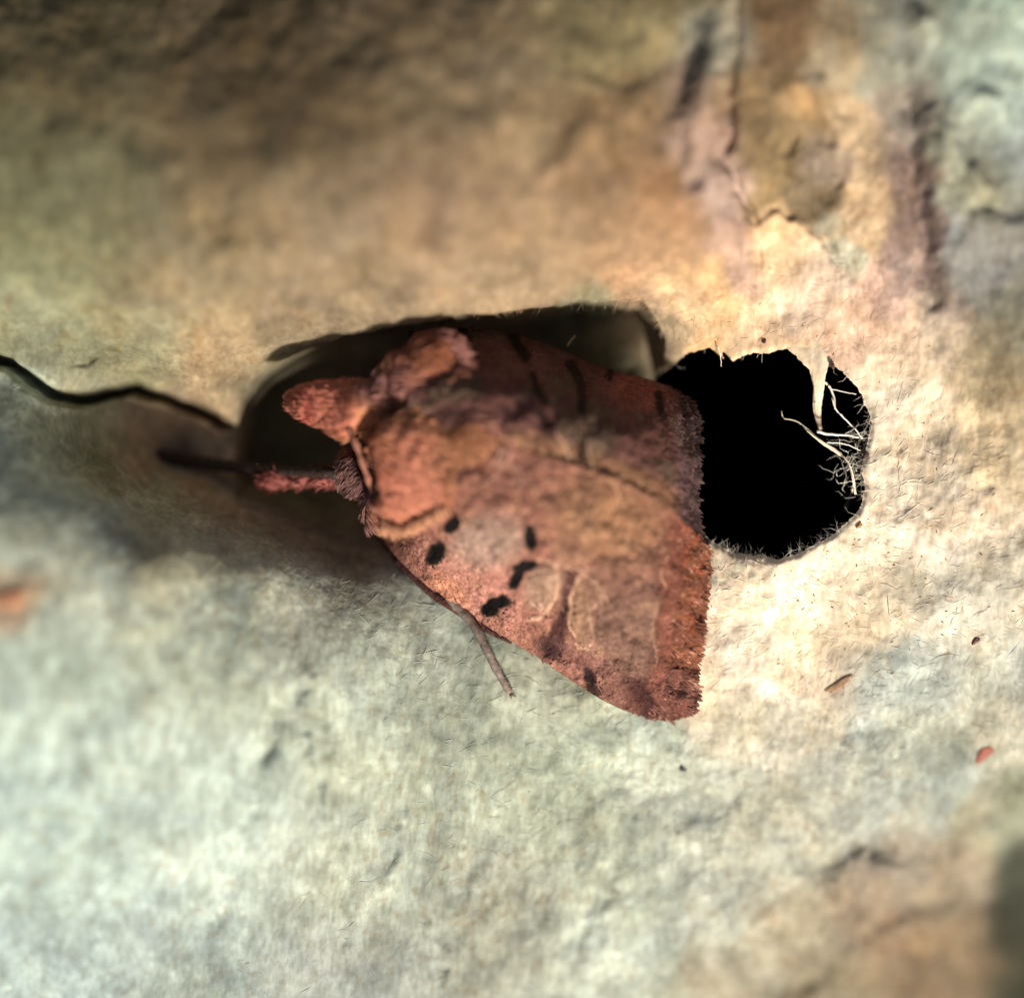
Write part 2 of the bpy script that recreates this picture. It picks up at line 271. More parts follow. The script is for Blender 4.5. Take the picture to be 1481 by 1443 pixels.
HOLE = [(950,547),(975,527),(1000,510),(1025,503),(1043,507),(1049,523),(1058,523),(1072,517),(1090,512),(1110,512),(1132,508),(1150,508),(1170,514),(1190,523),(1208,535),(1222,546),
 (1236,560),(1247,585),(1257,615),(1252,640),(1246,662),(1243,684),(1248,702),(1240,735),(1215,762),(1180,785),(1150,799),(1125,808),(1100,802),(1060,800),(1040,790),(1012,768),(988,700),(976,640),(962,590)]
_hw = np.array([P(a, b, -.02)[:2] for a, b in HOLE]); HCN = np.array(P(1110, 660, -.02)[:2])
_ha = np.arctan2(_hw[:, 1] - HCN[1], _hw[:, 0] - HCN[0]); _hr = np.hypot(*(_hw - HCN).T); _o = np.argsort(_ha)
_ha = _ha[_o]; _hr = _hr[_o]; _ha3 = np.r_[_ha - 2 * np.pi, _ha, _ha + 2 * np.pi]; _hr3 = np.r_[_hr, _hr, _hr]
def hole_r(a):
    return np.interp(a, _ha3, _hr3) + .012 * fbm(np.cos(a) * 9 + 40, np.sin(a) * 9 + 40, 4, 44) + .01 * fbm(np.cos(a) * 40 + 90, np.sin(a) * 40 + 90, 2, 45)

def build_tray():
    tray = empty('egg_tray', 'mottled grey-green and tan moulded pulp egg tray with a torn round hole, filling the frame', 'egg tray', (0, 0, -3.0))
    def axis(lo, a, b, hi, n, m):
        return np.r_[-np.geomspace(1, 1 + (a - lo), m)[::-1] + 1 + a, np.linspace(a, b, n)[1:-1], np.geomspace(1, 1 + (hi - b), m) - 1 + b]
    X = axis(-4.2, -2.0, 2.05, 4.2, 660, 16); Y = axis(-4.2, -1.98, 1.98, 4.2, 640, 16)
    x, y = np.meshgrid(X, Y); x = x.copy(); y = y.copy()
    a = np.arctan2(y - HCN[1], x - HCN[0]); r = np.hypot(x - HCN[0], y - HCN[1]); hr = hole_r(a); q = r / hr
    inside = q < 1
    # push vertices just inside the outline on to it, so that the rim follows the torn edge
    st = X[40] - X[39]; near = inside & (r > hr - st * 1.45)
    x = np.where(near, HCN[0] + np.cos(a) * hr, x); y = np.where(near, HCN[1] + np.sin(a) * hr, y)
    dead = inside & ~near
    z = height(x, y)
    m, _, dl, dt = shade_pocket(x * S + CX, CY - y * S)      # the added hollow is undercut to hide its lit wall
    x = x - .12 * m * sstep(70, 5, dl); y = y + .03 * m * sstep(55, 4, dt) * sstep(930, 860, x * S + CX)
    rr = np.hypot(x - HCN[0], y - HCN[1]) / hr
    z = z - .012 * np.exp(-((rr - 1) / .03) ** 2)
    # the pulp hugs down towards the table outside the frame: the skirt of the tray
    edge = np.maximum(np.abs(x), np.abs(y)); z = z - 0 * edge
    k = (D - z) / D / S; px = x / k + CX; py = CY - y / k
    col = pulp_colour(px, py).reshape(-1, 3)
    ny, nx = x.shape; idx = np.arange(ny * nx).reshape(ny, nx); ok = ~dead
    f = ok[:-1, :-1] & ok[:-1, 1:] & ok[1:, :-1] & ok[1:, 1:]
    faces = np.stack([idx[:-1, :-1][f], idx[:-1, 1:][f], idx[1:, 1:][f], idx[1:, :-1][f]], 1).tolist()
    vx, vy, vz = x.ravel(), y.ravel(), z.ravel()
    verts = np.stack([vx, vy, vz], 1)
    me = bpy.data.meshes.new('pulp_shell'); bm = bmesh.new()
    lay = bm.verts.layers.float_color.new('tint'); vs = [bm.verts.new(v) for v in verts]
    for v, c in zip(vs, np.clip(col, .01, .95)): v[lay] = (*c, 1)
    for q4 in faces: bm.faces.new([vs[i] for i in q4])
    bmesh.ops.delete(bm, geom=[v for v in bm.verts if not v.link_faces], context='VERTS')
    be = [e for e in bm.edges if e.is_boundary]
    inner = [e for e in be if (e.verts[0].co.xy - Vector(HCN)).length < 1.0]; iset = set(inner); outer = [e for e in be if e not in iset]
    for e in inner: e.smooth = False
    for step, (grow, dz) in enumerate(((.012, -.03), (.03, -.05))):
        ret = bmesh.ops.extrude_edge_only(bm, edges=inner)['geom']
        for v in [g for g in ret if isinstance(g, bmesh.types.BMVert)]:
            dr = (v.co.xy - Vector(HCN)).normalized(); v.co.x += dr.x * grow; v.co.y += dr.y * grow; v.co.z += dz
        inner = [g for g in ret if isinstance(g, bmesh.types.BMEdge)]
    ret = bmesh.ops.extrude_edge_only(bm, edges=outer)['geom']
    for v in [g for g in ret if isinstance(g, bmesh.types.BMVert)]: v.co.z = -3.0; v.co.x *= 1.04; v.co.y *= 1.04
    bmesh.ops.recalc_face_normals(bm, faces=bm.faces[:])
    if sum(fc.normal.z for fc in bm.faces) < 0: bmesh.ops.reverse_faces(bm, faces=bm.faces[:])
    bm.to_mesh(me); bm.free(); me.materials.append(M_pulp); me.polygons.foreach_set('use_smooth', [True] * len(me.polygons))
    o = bpy.data.objects.new('pulp_shell', me); sc.collection.objects.link(o); o.parent = tray
    o.matrix_parent_inverse = Matrix.Translation((0, 0, 3))
    return tray, o
tray, shell = build_tray()
def keep(o, par):
    o.parent = par; o.matrix_parent_inverse = Matrix.Translation(-Vector(par.location)); return o
H = lambda x, y: float(height(np.array([x]), np.array([y]))[0])
def SP(px, py, up=0.0):
    """point on the pulp under a photo position"""
    z = 0.0
    for _ in range(4): q = P(px, py, z); z = H(q[0], q[1])
    q = P(px, py, z); return (q[0], q[1], z + up)

tb = new_mesh('table', [(-40, -40, -3.02), (40, -40, -3.02), (40, 40, -3.02), (-40, 40, -3.02)], [(0, 1, 2, 3)], M_dark); tb['kind'] = 'structure'  # unseen support, coloured near black so the hole reads dark

# ------------------------------------------------------------------ loose surface fibres of the pulp (uncountable)
def surface_fibres():
    n = 24000
    px = RNG.uniform(-60, 1540, n * 2); py = RNG.uniform(-60, 1500, n * 2)
    dens = .06 + .94 * np.exp(-(((px - 1130) / 380) ** 2 + ((py - 900) / 520) ** 2)); m = RNG.random(n * 2) < dens
    px, py = px[m], py[m]; x = (px - CX) / S; y = (CY - py) / S
    for _ in range(2):
        z = height(x, y); k = (D - z) / D / S; x = (px - CX) * k; y = (CY - py) * k
    a = np.arctan2(y - HCN[1], x - HCN[0]); ok = np.hypot(x - HCN[0], y - HCN[1]) > hole_r(a) + .03
    px, py, x, y = px[ok], py[ok], x[ok], y[ok]; n = len(px)
    ln = RNG.gamma(3, .014, n) + .012; crumb = (RNG.random(n) < .11) & (RNG.random(n) < np.exp(-(((px - 1180) / 330) ** 2 + ((py - 800) / 420) ** 2)) + .15); ln = np.where(crumb, RNG.uniform(.004, .016, n), ln); th = R(38) + 4.0 * fbm(px / 220, py / 220, 2, 51) + RNG.normal(0, .75, n); bend = RNG.normal(0, .35, n)
    K = 4; ts = np.linspace(-.5, .5, K)[None, :]; an = th[:, None] + bend[:, None] * ts
    PX = x[:, None] + np.cos(an) * ts * ln[:, None]; PY = y[:, None] + np.sin(an) * ts * ln[:, None]
    rad = RNG.uniform(.0005, .0014, n)[:, None] * np.array([.4, 1, 1, .4])[None, :]
    Z = height(PX, PY) + RNG.uniform(-.0012, .0012, n)[:, None] + np.array([-.001, .0006, .0006, -.001])[None, :]
    c = pulp_colour(px, py); kind = RNG.random(n)[:, None]
    cc = np.where(kind < .60, c * 1.10 + .03, np.where(kind < .975, c * .92, np.where(kind < .996, c * np.array((.85, .68, .52)), c * .3)))
    rad = np.where(crumb[:, None], rad * 2.4, rad); cc = np.where(crumb[:, None], np.where(RNG.random(n)[:, None] < .8, np.array((.36, .22, .12)), np.array((.12, .07, .045))), cc)
    nx = -np.sin(th)[:, None]; ny = np.cos(th)[:, None]; V = np.zeros((n, K, 3, 3))
    for q, (u, h) in enumerate(((-1, -.5), (1, -.5), (0, .45))):
        V[:, :, q, 0] = PX + nx * rad * u; V[:, :, q, 1] = PY + ny * rad * u; V[:, :, q, 2] = Z + rad * h
    b = (np.arange(n) * 12)[:, None, None]; i_, q_ = np.meshgrid(np.arange(3), np.arange(3), indexing='ij')
    F = np.stack([b + i_ * 3 + q_, b + i_ * 3 + (q_ + 1) % 3, b + (i_ + 1) * 3 + (q_ + 1) % 3, b + (i_ + 1) * 3 + q_], -1).reshape(-1, 4)
    o = new_mesh('surface_fibres', V.reshape(-1, 3), F.tolist(), M_fibre, None, np.repeat(cc, 12, axis=0)); o['kind'] = 'stuff'; keep(o, tray)
surface_fibres()

# ------------------------------------------------------------------ torn fibres across the hole
CREAM = (.80, .70, .52); PALE = (.82, .76, .64)
def strand(name, pts, w0, w1, col, n=14, flat=1.0, wob=0.0):
    c = resample(pts, n); s = Soup(); L = []
    for i, q in enumerate(c):
        L.append(P(q[0] + wob * random.uniform(-1, 1), q[1] + wob * random.uniform(-1, 1), q[2]))
    rad = [(w0 + (w1 - w0) * i / (n - 1)) / S * .5 for i in range(n)]
    s.tube(L, rad, col, 6); return s
def fibre(pts, w0, w1, col=CREAM, n=14, name='torn_fibre', wob=.4):
    return keep(strand(name, pts, w0, w1, col, n, wob=wob).build(name, M_fibre), tray)
zr = .02
def ribbon(name, pts, widths, col, label):
    """flat torn strip of pulp with thickness and frayed edges"""
    n = 30; c = resample(pts, n); w_ = np.interp(np.linspace(0, 1, n), np.linspace(0, 1, len(widths)), widths); V = []; F = []; K = 7
    for i in range(n):
        t = c[min(i + 1, n - 1)] - c[max(i - 1, 0)]; t = t / np.hypot(t[0], t[1]); nx, ny = -t[1], t[0]
        jl, jr = 1 + .07 * random.uniform(-1, 1), 1 + .07 * random.uniform(-1, 1)
        for side in (1, -1):
            for k in range(K):
                u = (k / (K - 1) * 2 - 1) * side; h = (.006 + .010 * (1 - u * u)) * side * min(1, w_[i] / 12) + .006 * math.sin(u * 9 + i * .5)
                q = u * w_[i] * .5 * (jl if u < 0 else jr); V.append(P(c[i, 0] + nx * q, c[i, 1] + ny * q, c[i, 2] + h))
    m = 2 * K
    for i in range(n - 1):
        for k in range(m): F.append((i * m + k, i * m + (k + 1) % m, (i + 1) * m + (k + 1) % m, (i + 1) * m + k))
    F += [tuple(range(m))[::-1], tuple((n - 1) * m + k for k in range(m))]
    o = new_mesh(name, V, F, M_pulp, None, [np.array(col) * random.uniform(.9, 1.08) for _ in V]); o['label'] = label; return keep(o, tray)
ribbon('torn_strip', [(1176,488,.045),(1180,512,.05),(1183,535,.045),(1184,560,.03),(1182,585,.01),(1183,604,.0),(1187,621,-.02)], (96, 60, 27, 17, 14, 10, 3), (.80, .67, .50), 'tapering cream strip of torn pulp hanging into the hole')
fibre([(1130,594,.02),(1133,605,.02),(1150,608,.03),(1165,618,.04),(1185,636,.05),(1208,650,.06),(1226,668,.07),(1234,690,.07),(1237,715,.07)], 1.6, 3.6, CREAM, 26)
fibre([(1160,616,.04),(1176,630,.05),(1196,645,.05),(1216,657,.06)], 2, 5.5, CREAM)
fibre([(1182,624,.07),(1200,628,.05),(1222,629,.04),(1243,633,.04)], 4.5, 2.5, PALE)
fibre([(1188,548,.03),(1200,560,.03),(1206,574,.03),(1208,592,.04)], 4, 2.4, PALE)
fibre([(1203,575,.05),(1209,592,.05),(1222,606,.05),(1236,620,.04),(1247,634,.04)], 2.6, 2.2, PALE)
fibre([(1200,562,.05),(1218,566,.04),(1238,570,.04)], 1.6, 1.3, PALE)
fibre([(1226,668,.07),(1234,700,.09),(1228,722,-.10),(1222,738,-.12)], 1.8, 1.2, PALE)
fibre([(1196,640,.06),(1222,642,.05),(1246,652,.04)], 2.2, 1.6, PALE)
fibre([(1038,500,.05),(1042,515,.045),(1043,530,.03)], 1.8, .8, PALE)
def rim_fuzz():
    s = Soup()
    for i in range(190):
        a = random.uniform(0, 2 * math.pi)
        if random.random() < .80: a = random.choice([random.uniform(R(-125), R(-45)), random.uniform(R(-25), R(30))])
        r = float(hole_r(np.array([a]))[0]); p = Vector((HCN[0] + math.cos(a) * r, HCN[1] + math.sin(a) * r, -.045))
        p.z = H(p.x, p.y) - .004 - random.uniform(0, .035)
        t = a + math.pi + random.gauss(0, .75); ln = random.uniform(.012, .045) * (1 if random.random() < .85 else 1.5)
        q = p + Vector((math.cos(t), math.sin(t), random.uniform(-.3, .3))) * ln * .5; t += random.gauss(0, .5)
        e = q + Vector((math.cos(t), math.sin(t), random.uniform(-.4, .3))) * ln * .5
        st = p - (q - p) * .6; rr = random.uniform(.0004, .0011)
        s.tube([st, p, q, e], [rr, rr, rr * .8, rr * .4], tuple(np.array(PALE) * random.uniform(.75, 1.1)))
    for i in range(48):                                   # tangle at the right rim
        p = Vector(P(1232 + random.gauss(0, 9), 668 + random.gauss(0, 24), .02)); t = random.uniform(0, 6.3); L = [p]
        for j in range(5):
            t += random.gauss(0, .7); p = p + Vector((math.cos(t), math.sin(t), random.gauss(0, .25))) * random.uniform(.01, .022); L.append(p)
        rr = random.uniform(.0007, .0016); s.tube(L, [rr] * 5 + [rr * .4], PALE)
    o = s.build('rim_fuzz', M_fibre); o['kind'] = 'stuff'; keep(o, tray)
rim_fuzz()

# ------------------------------------------------------------------ crumbs and flakes lying on the pulp (things of their own)
def flake(name, label, px, py, ln, wd, rot, col, cat, th=.007):
    c = Vector(SP(px, py, 0)); bm = bmesh.new(); n = 18; a0 = R(rot); rings = []; js = [random.uniform(-.12, .12) for _ in range(n)]
    for rr_, hh in ((1.0, -.004), (1.0, th * .5), (.8, th), (.4, th * 1.2)):
        ring = []
        for i in range(n):
            a = 2 * math.pi * i / n; q = (1 + .16 * math.sin(3 * a + px) + js[i]) * rr_
            ex = math.copysign(abs(math.cos(a)) ** .7, math.cos(a)) * ln * .5 * q / S; ey = math.copysign(abs(math.sin(a)) ** .7, math.sin(a)) * wd * .5 * q / S
            x = ex * math.cos(a0) - ey * math.sin(a0); y = ex * math.sin(a0) + ey * math.cos(a0)
            ring.append(bm.verts.new((x, y, H(c.x + x, c.y + y) + hh - c.z)))
        rings.append(ring)
    for p_, q_ in zip(rings, rings[1:]):
        for i in range(n): bm.faces.new((p_[i], p_[(i + 1) % n], q_[(i + 1) % n], q_[i]))
    bm.faces.new(rings[-1]); bm.faces.new(rings[0][::-1])
    me = bpy.data.meshes.new(name); bm.to_mesh(me); bm.free()
    set_col(me, [np.array(col) * random.uniform(.8, 1.2) for _ in me.vertices]); me.materials.append(M_leg)
    o = bpy.data.objects.new(name, me); sc.collection.objects.link(o); o.location = c; o['label'] = label; o['category'] = cat; return o
flake('bark_flake', 'small rust-red flake lying on the pulp at lower right', 1423, 1090, 30, 15, 42, (.28, .085, .05), 'flake')
flake('plant_fibre', 'slender brown splinter on the cream pulp below the hole', 1213, 990, 44, 11, 35, (.30, .18, .10), 'splinter')
flake('grit_speck', 'tiny black speck on the pulp below the wing tip', 987, 1111, 11, 7, -40, (.02, .02, .025), 'speck')
flake('frass_crumb', 'tiny dark brown crumb beside the top right of the hole', 1204, 529, 6, 6, 0, (.06, .03, .015), 'crumb', .02)
flake('rust_fleck', 'tiny orange fleck on cream pulp at lower right of the hole', 1243, 760, 10, 6, 40, (.48, .22, .08), 'fleck')
flake('soil_crumb', 'tiny dark crumb on the pulp at right edge of the hole', 1252, 657, 8, 9, 0, (.05, .03, .02), 'crumb', .02)
flake('dark_seed', 'small dark reddish sliver on the pulp at right', 1411, 927, 13, 6, 40, (.12, .05, .04), 'sliver')
flake('brown_smudge', 'rust-brown flake at the left edge of the picture', 12, 866, 46, 24, 8, (.40, .20, .11), 'flake')
flake('black_dot', 'tiny black dot on the cream pulp above the hole', 1105, 494, 6, 5, 0, (.05, .03, .02), 'dot')

# ------------------------------------------------------------------ the moth
moth = empty('moth', 'pink-brown furry moth with black wing spots, resting beside the hole', 'moth', P(740, 700, -.1))
RIDGE = [(590,640,.26),(660,636,.31),(745,650,.34),(815,668,.34),(890,692,.32),(955,728,.27),(1018,786,.09)]
def wing_noise(px, py): return px + 7 * fbm(px / 22, py / 22, 3, 61), py + 7 * fbm(px / 22, py / 22, 3, 62)
def spot(px, py, cx, cy, rx, ry, ang, soft=.3):
    a = R(ang); u = (px - cx) * math.cos(a) + (py - cy) * math.sin(a); v = -(px - cx) * math.sin(a) + (py - cy) * math.cos(a)
    return sstep(1 + soft, 1 - soft, np.hypot(u / rx, v / ry))
def line(px, py, pts, w): dd, _ = seg_dist(px, py, pts); return sstep(w * 1.5, w * .5, dd)
BASE = (.30, .135, .095); PINK = (.42, .185, .14); GREYT = (.34, .235, .18); RUST = (.36, .105, .05); OCH = (.36, .19, .10); DRK = (.006, .004, .004); PUR = (.13, .06, .055); CRM = (.66, .40, .26)
def lower_colour(px, py):
    X, Y = wing_noise(px, py); c = np.ones(px.shape + (3,)) * np.array(BASE)
    c = mix(c, (.46, .215, .165), spot(X, Y, 685, 840, 80, 52, 35, .6) * .95); c = mix(c, (.50, .22, .13), spot(X, Y, 650, 850, 34, 16, 40, .6) * .8); c = mix(c, (.20, .09, .07), spot(X, Y, 590, 785, 26, 34, -40, .6) * .7)
    c = mix(c, GREYT, spot(X, Y, 705, 780, 52, 38, -10, .5) * .9)
    c = mix(c, OCH, spot(X, Y, 880, 750, 75, 60, 35, .7) * .9); c = mix(c, (.33, .19, .11), spot(X, Y, 835, 770, 26, 60, 10, .7) * .6)
    c = mix(c, (.26, .15, .11), spot(X, Y, 895, 925, 70, 90, 15, .6) * .9); c = mix(c, (.30, .13, .105), spot(X, Y, 850, 965, 70, 26, 32, .6) * .7); c = mix(c, (.22, .12, .085), spot(X, Y, 840, 850, 50, 40, 30, .7) * .6)
    band = sstep(938, 958, X + .10 * (Y - 900)); c = mix(c, (.28, .10, .065), band * .85)
    edge = sstep(978, 996, X - 6 * np.sin(Y / 11)); c = mix(c, RUST, edge * .9 * sstep(1010, 930, Y))
    c = mix(c, (.24, .09, .07), spot(X, Y, 960, 1010, 40, 34, 0, .6) * .8)
    m = fbm(px / 14, py / 14, 4, 66); c = c * (1 + .55 * m[..., None]); c = mix(c, (.55, .32, .18), sstep(.12, .3, fbm(px / 20, py / 7, 3, 67)) * .35)
    c = mix(c, DRK * 1 if False else (.12, .055, .04), line(X, Y, [(934, 800), (958, 840), (950, 900), (938, 960), (930, 1000)], 4) * .45)
    c = mix(c, (.15, .07, .05), line(X, Y, [(842, 660), (846, 720), (836, 775), (826, 800)], 8) * .45)
    # dark bands
    c = mix(c, (.07, .028, .025), line(X, Y, [(828, 828), (824, 870), (812, 905), (798, 940)], 12) * .92)
    c = mix(c, (.05, .022, .022), spot(X, Y, 795, 935, 22, 18, 0, .6) * .92); c = mix(c, PUR, line(X, Y, [(800, 920), (840, 955), (860, 985)], 6) * .4)
    c = mix(c, (.03, .015, .015), line(X, Y, [(850, 968), (858, 990), (862, 1004)], 8) * .92)
    c = mix(c, (.04, .018, .018), line(X, Y, [(922, 990), (930, 1008), (945, 1032)], 13) * .92); c = mix(c, (.16, .06, .05), spot(X, Y, 918, 1002, 16, 26, -20, .7) * .6)
    # pale rings
    c = mix(c, (.36, .23, .16), spot(X, Y, 785, 848, 26, 33, 25, .25) * .9)
    c = mix(c, CRM, line(X, Y, [(752, 812), (785, 808), (806, 816), (808, 845), (802, 868), (785, 890), (766, 897)], 2.6) * .85)
    c = mix(c, (.33, .20, .12), spot(X, Y, 842, 890, 16, 46, 0, .3) * .7)
    c = mix(c, CRM, line(X, Y, [(838, 834), (828, 860), (824, 900), (836, 934), (852, 938)], 1.9) * .7); c = mix(c, CRM, line(X, Y, [(866, 868), (852, 890), (862, 918), (850, 940)], 1.9) * .6)
    c = mix(c, CRM, line(X, Y, [(806, 812), (840, 825), (862, 845), (872, 870)], 2) * .4)
    c = mix(c, CRM, line(X, Y, [(640, 870), (672, 882), (696, 882)], 2) * .5)
    c = mix(c, (.55, .33, .22), line(X, Y, [(948, 870), (942, 920), (946, 960)], 2) * .5)
    # black spots
    for (cx, cy, rx, ry, an) in ((655, 757, 10, 15, 30), (632, 798, 13, 20, 30), (768, 776, 10, 20, -12), (761, 816, 20, 8.5, -12), (748, 834, 9, 19, 24), (722, 869, 19, 9.5, -12), (710, 880, 14, 11, -10)):
        c = mix(c, DRK, spot(px + 3 * fbm(px / 8, py / 8, 2, 70), py + 3 * fbm(px / 8, py / 8, 2, 71), cx, cy, rx, ry, an, .22))
    for (cx, cy, r_) in ((887, 831, 4), (905, 840, 4), (902, 917, 5), (893, 952, 4.5), (978, 900, 7), (975, 945, 7), (984, 858, 5), (970, 820, 5), (968, 985, 7), (945, 770, 5)):
        c = mix(c, (.07, .025, .02), spot(X, Y, cx, cy, r_, r_, 0, .5) * .85)
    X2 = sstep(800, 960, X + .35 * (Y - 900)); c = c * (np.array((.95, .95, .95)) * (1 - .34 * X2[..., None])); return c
def upper_colour(px, py):
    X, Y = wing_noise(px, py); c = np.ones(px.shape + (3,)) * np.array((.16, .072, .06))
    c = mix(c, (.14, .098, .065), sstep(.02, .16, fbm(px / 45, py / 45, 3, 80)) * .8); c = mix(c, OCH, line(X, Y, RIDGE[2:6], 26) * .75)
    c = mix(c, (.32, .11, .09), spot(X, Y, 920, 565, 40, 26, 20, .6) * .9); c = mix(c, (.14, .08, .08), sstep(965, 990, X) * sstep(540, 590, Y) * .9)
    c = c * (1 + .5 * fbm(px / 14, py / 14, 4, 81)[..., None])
    for pts, wd in (([(668, 482), (680, 505), (692, 534)], 7.5), ([(740, 492), (752, 510), (758, 520)], 7.5), ([(769, 545), (776, 566), (786, 584)], 5), ([(784, 602), (788, 618)], 8),
                    ([(824, 530), (838, 560), (842, 596)], 7), ([(884, 536), (880, 548)], 6), ([(950, 575), (956, 605)], 7), ([(840, 640), (845, 680), (835, 720)], 6)):
        c = mix(c, (.02, .010, .008), line(X, Y, pts, wd) * .92)
    c = mix(c, CRM, line(X, Y, [(805, 625), (820, 650), (826, 680)], 1.8) * .5)
    return c * .78  # part of the far wing's shade is put into its colour
def make_wing(name, inner, outer, term, colour, nu, nv, camber, seed, on_surface=None, label=None, rib=.004):
    A = resample(inner, nu); B = resample(outer, nu); T = resample(term, nv)     # term runs from the inner to the outer edge
    if on_surface is not None:
        for i in range(nu):
            B[i, 2] = SP(B[i, 0], B[i, 1])[2] + on_surface[0] + (on_surface[1] - on_surface[0]) * i / (nu - 1)
        T[-1, 2] = B[-1, 2]
    s = np.linspace(0, 1, nv)[None, :, None]; t = np.linspace(0, 1, nu)[:, None, None]
    G = A[:, None, :] * (1 - s) + B[:, None, :] * s
    G[..., 2] = A[:, None, 2] + (B[:, None, 2] - A[:, None, 2]) * s[..., 0] ** (1.5 if on_surface else 2.0)
    end = A[-1][None, :] * (1 - s[0]) + B[-1][None, :] * s[0]
    off = T[:, :] - end; G[:, :, :2] += (t ** 3) * off[None, :, :2]
    px, py = G[..., 0], G[..., 1]
    z = G[..., 2] + camber * np.sin(np.pi * s[..., 0]) ** 1.3 * (1 - .35 * t[..., 0])
    z = z + .042 * fbm(px / 42, py / 42, 3, seed) + .014 * fbm(px / 12, py / 12, 3, seed + 1)
    # veins, low ribs that fan out to the outer margin
    z = z + rib * np.cos(s[..., 0] * 2 * np.pi * 7) * sstep(.35, .8, t[..., 0])
    col = colour(px, py)
    k = (D - z) / D / S; V = np.stack([(px - CX) * k, (CY - py) * k, z], -1).reshape(-1, 3)
    I = np.arange(nu * nv).reshape(nu, nv)
    F = np.stack([I[:-1, :-1], I[1:, :-1], I[1:, 1:], I[:-1, 1:]], -1).reshape(-1, 4)
    o = new_mesh(name, V, F.tolist(), M_scale, None, col.reshape(-1, 3))
    so = o.modifiers.new('thickness', 'SOLIDIFY'); so.thickness = .010; so.offset = -1
    keep(o, moth)
    if label: o['label'] = label
    return o, V.reshape(nu, nv, 3), col
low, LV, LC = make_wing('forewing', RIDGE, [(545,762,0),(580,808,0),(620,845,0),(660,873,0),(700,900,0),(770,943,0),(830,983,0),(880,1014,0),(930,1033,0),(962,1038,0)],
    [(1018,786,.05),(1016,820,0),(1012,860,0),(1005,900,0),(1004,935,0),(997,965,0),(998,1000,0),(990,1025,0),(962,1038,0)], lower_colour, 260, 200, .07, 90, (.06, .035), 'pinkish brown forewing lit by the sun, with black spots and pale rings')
upp, UV_, UC = make_wing('forewing', [(a, b, c - .006) for a, b, c in RIDGE], [(590,482,.06),(640,476,.04),(700,480,.01),(750,489,-.03),(800,505,-.05),(850,527,-.06),(895,541,-.05),(940,552,-.03),(972,566,-.03)],
    [(1018,786,.05),(1003,750,0),(1001,700,0),(1004,650,0),(1000,605,0),(990,580,0),(972,566,-.03)], upper_colour, 220, 150, .07, 95, None, 'forewing darkened for its shade, with long dark streaks', .0015)
if True:
    me = upp.data; me.flip_normals()

cv = Soup(); cq = resample([(548,778),(580,814),(620,852),(660,880),(700,907),(740,930)], 40)
cv.tube([P(a, b, SP(a, b)[2] + .03) for a, b in cq], [.020 * math.sin(math.pi * (i + 1.2) / 41.5) ** .7 for i in range(40)], (.07, .03, .026), 6); keep(cv.build('wing_underside_shade', M_scale), moth)  # dark tube added as underside and contact shade below the wing edge
# scale fringe on the outer margins, small plates in ragged rows
def fringe(V, col_fn, name, rows, cols_, ln, lab=None, smin=0.02):
    s = Soup(); nu, nv, _ = V.shape
    for k in range(cols_):
        v = int((smin + (1 - smin) * random.random()) * (nv - 1)); row = random.random() ** 1.3; u = int((nu - 1) * (1 - row * rows))
        p = Vector(V[u, v]); t = (Vector(V[min(u + 2, nu - 1), v]) - Vector(V[u - 3, v])).normalized()
        sd = (Vector(V[u, min(v + 2, nv - 1)]) - Vector(V[u, max(v - 2, 0)])).normalized(); n = t.cross(sd); n = n if n.z > 0 else -n
        t = (t + sd * random.gauss(0, .22)).normalized(); c = col_fn(random.random(), v / nv, row)
        clump = .75 + .6 * float(vnoise(v / nv * 42, row * 4, 3))
        s.plate(p + n * .003, t, n, ln * random.uniform(.7, 1.15) * clump, random.uniform(.007, .016), tuple(np.array(c) * .8), c, random.uniform(-.004, .016))
    o = s.build(name, M_fur); o['kind'] = 'stuff'; keep(o, moth); return o
def cf(r, v, row):
    c = np.array((.25, .095, .052)) if v < .7 else np.array((.19, .08, .06))
    if r < .10: c = np.array((.09, .035, .025))
    elif r < .22: c = np.array((.42, .20, .13))
    return tuple(c * random.uniform(.7, 1.15))
fringe(LV, cf, 'wing_fringe', .085, 3600, .042)
fringe(UV_, lambda r, v, row: tuple(np.array((.085, .05, .045)) * random.uniform(.6, 1.2)), 'wing_fringe', .06, 1200, .04)  # far fringe darkened along with the shaded wing
# flat scales scattered over the two wings
def overlay(V, C, n, name, fl, umin=.05):
    s = Soup(); nu, nv, _ = V.shape
    for k in range(n):
        u = int((umin + (.97 - umin) * random.random()) * (nu - 1)); v = int(random.random() * (nv - 2)) + 1
        p = Vector(V[u, v]); t = (Vector(V[min(u + 3, nu - 1), v]) - Vector(V[max(u - 3, 0), v])).normalized(); sd = (Vector(V[u, min(v + 2, nv - 1)]) - Vector(V[u, max(v - 2, 0)])).normalized()
        nn = t.cross(sd); nn = nn if nn.z > 0 else -nn
        if C[u, v].sum() > .2 and C[min(u + 7, nu - 1), v].sum() < .12: continue
        t = (t + sd * random.gauss(0, .3)).normalized(); c = C[u, v] * random.uniform(.75, 1.3)
        s.plate(p + nn * .002, t, nn, random.uniform(.018, .04) * fl, random.uniform(.006, .011), tuple(c * .9), tuple(c), random.uniform(.003, .012))
    o = s.build(name, M_fur); o['kind'] = 'stuff'; keep(o, moth)
overlay(LV, LC, 9000, 'wing_scales', 1.0)
overlay(UV_, UC, 4000, 'wing_scales', 1.0)

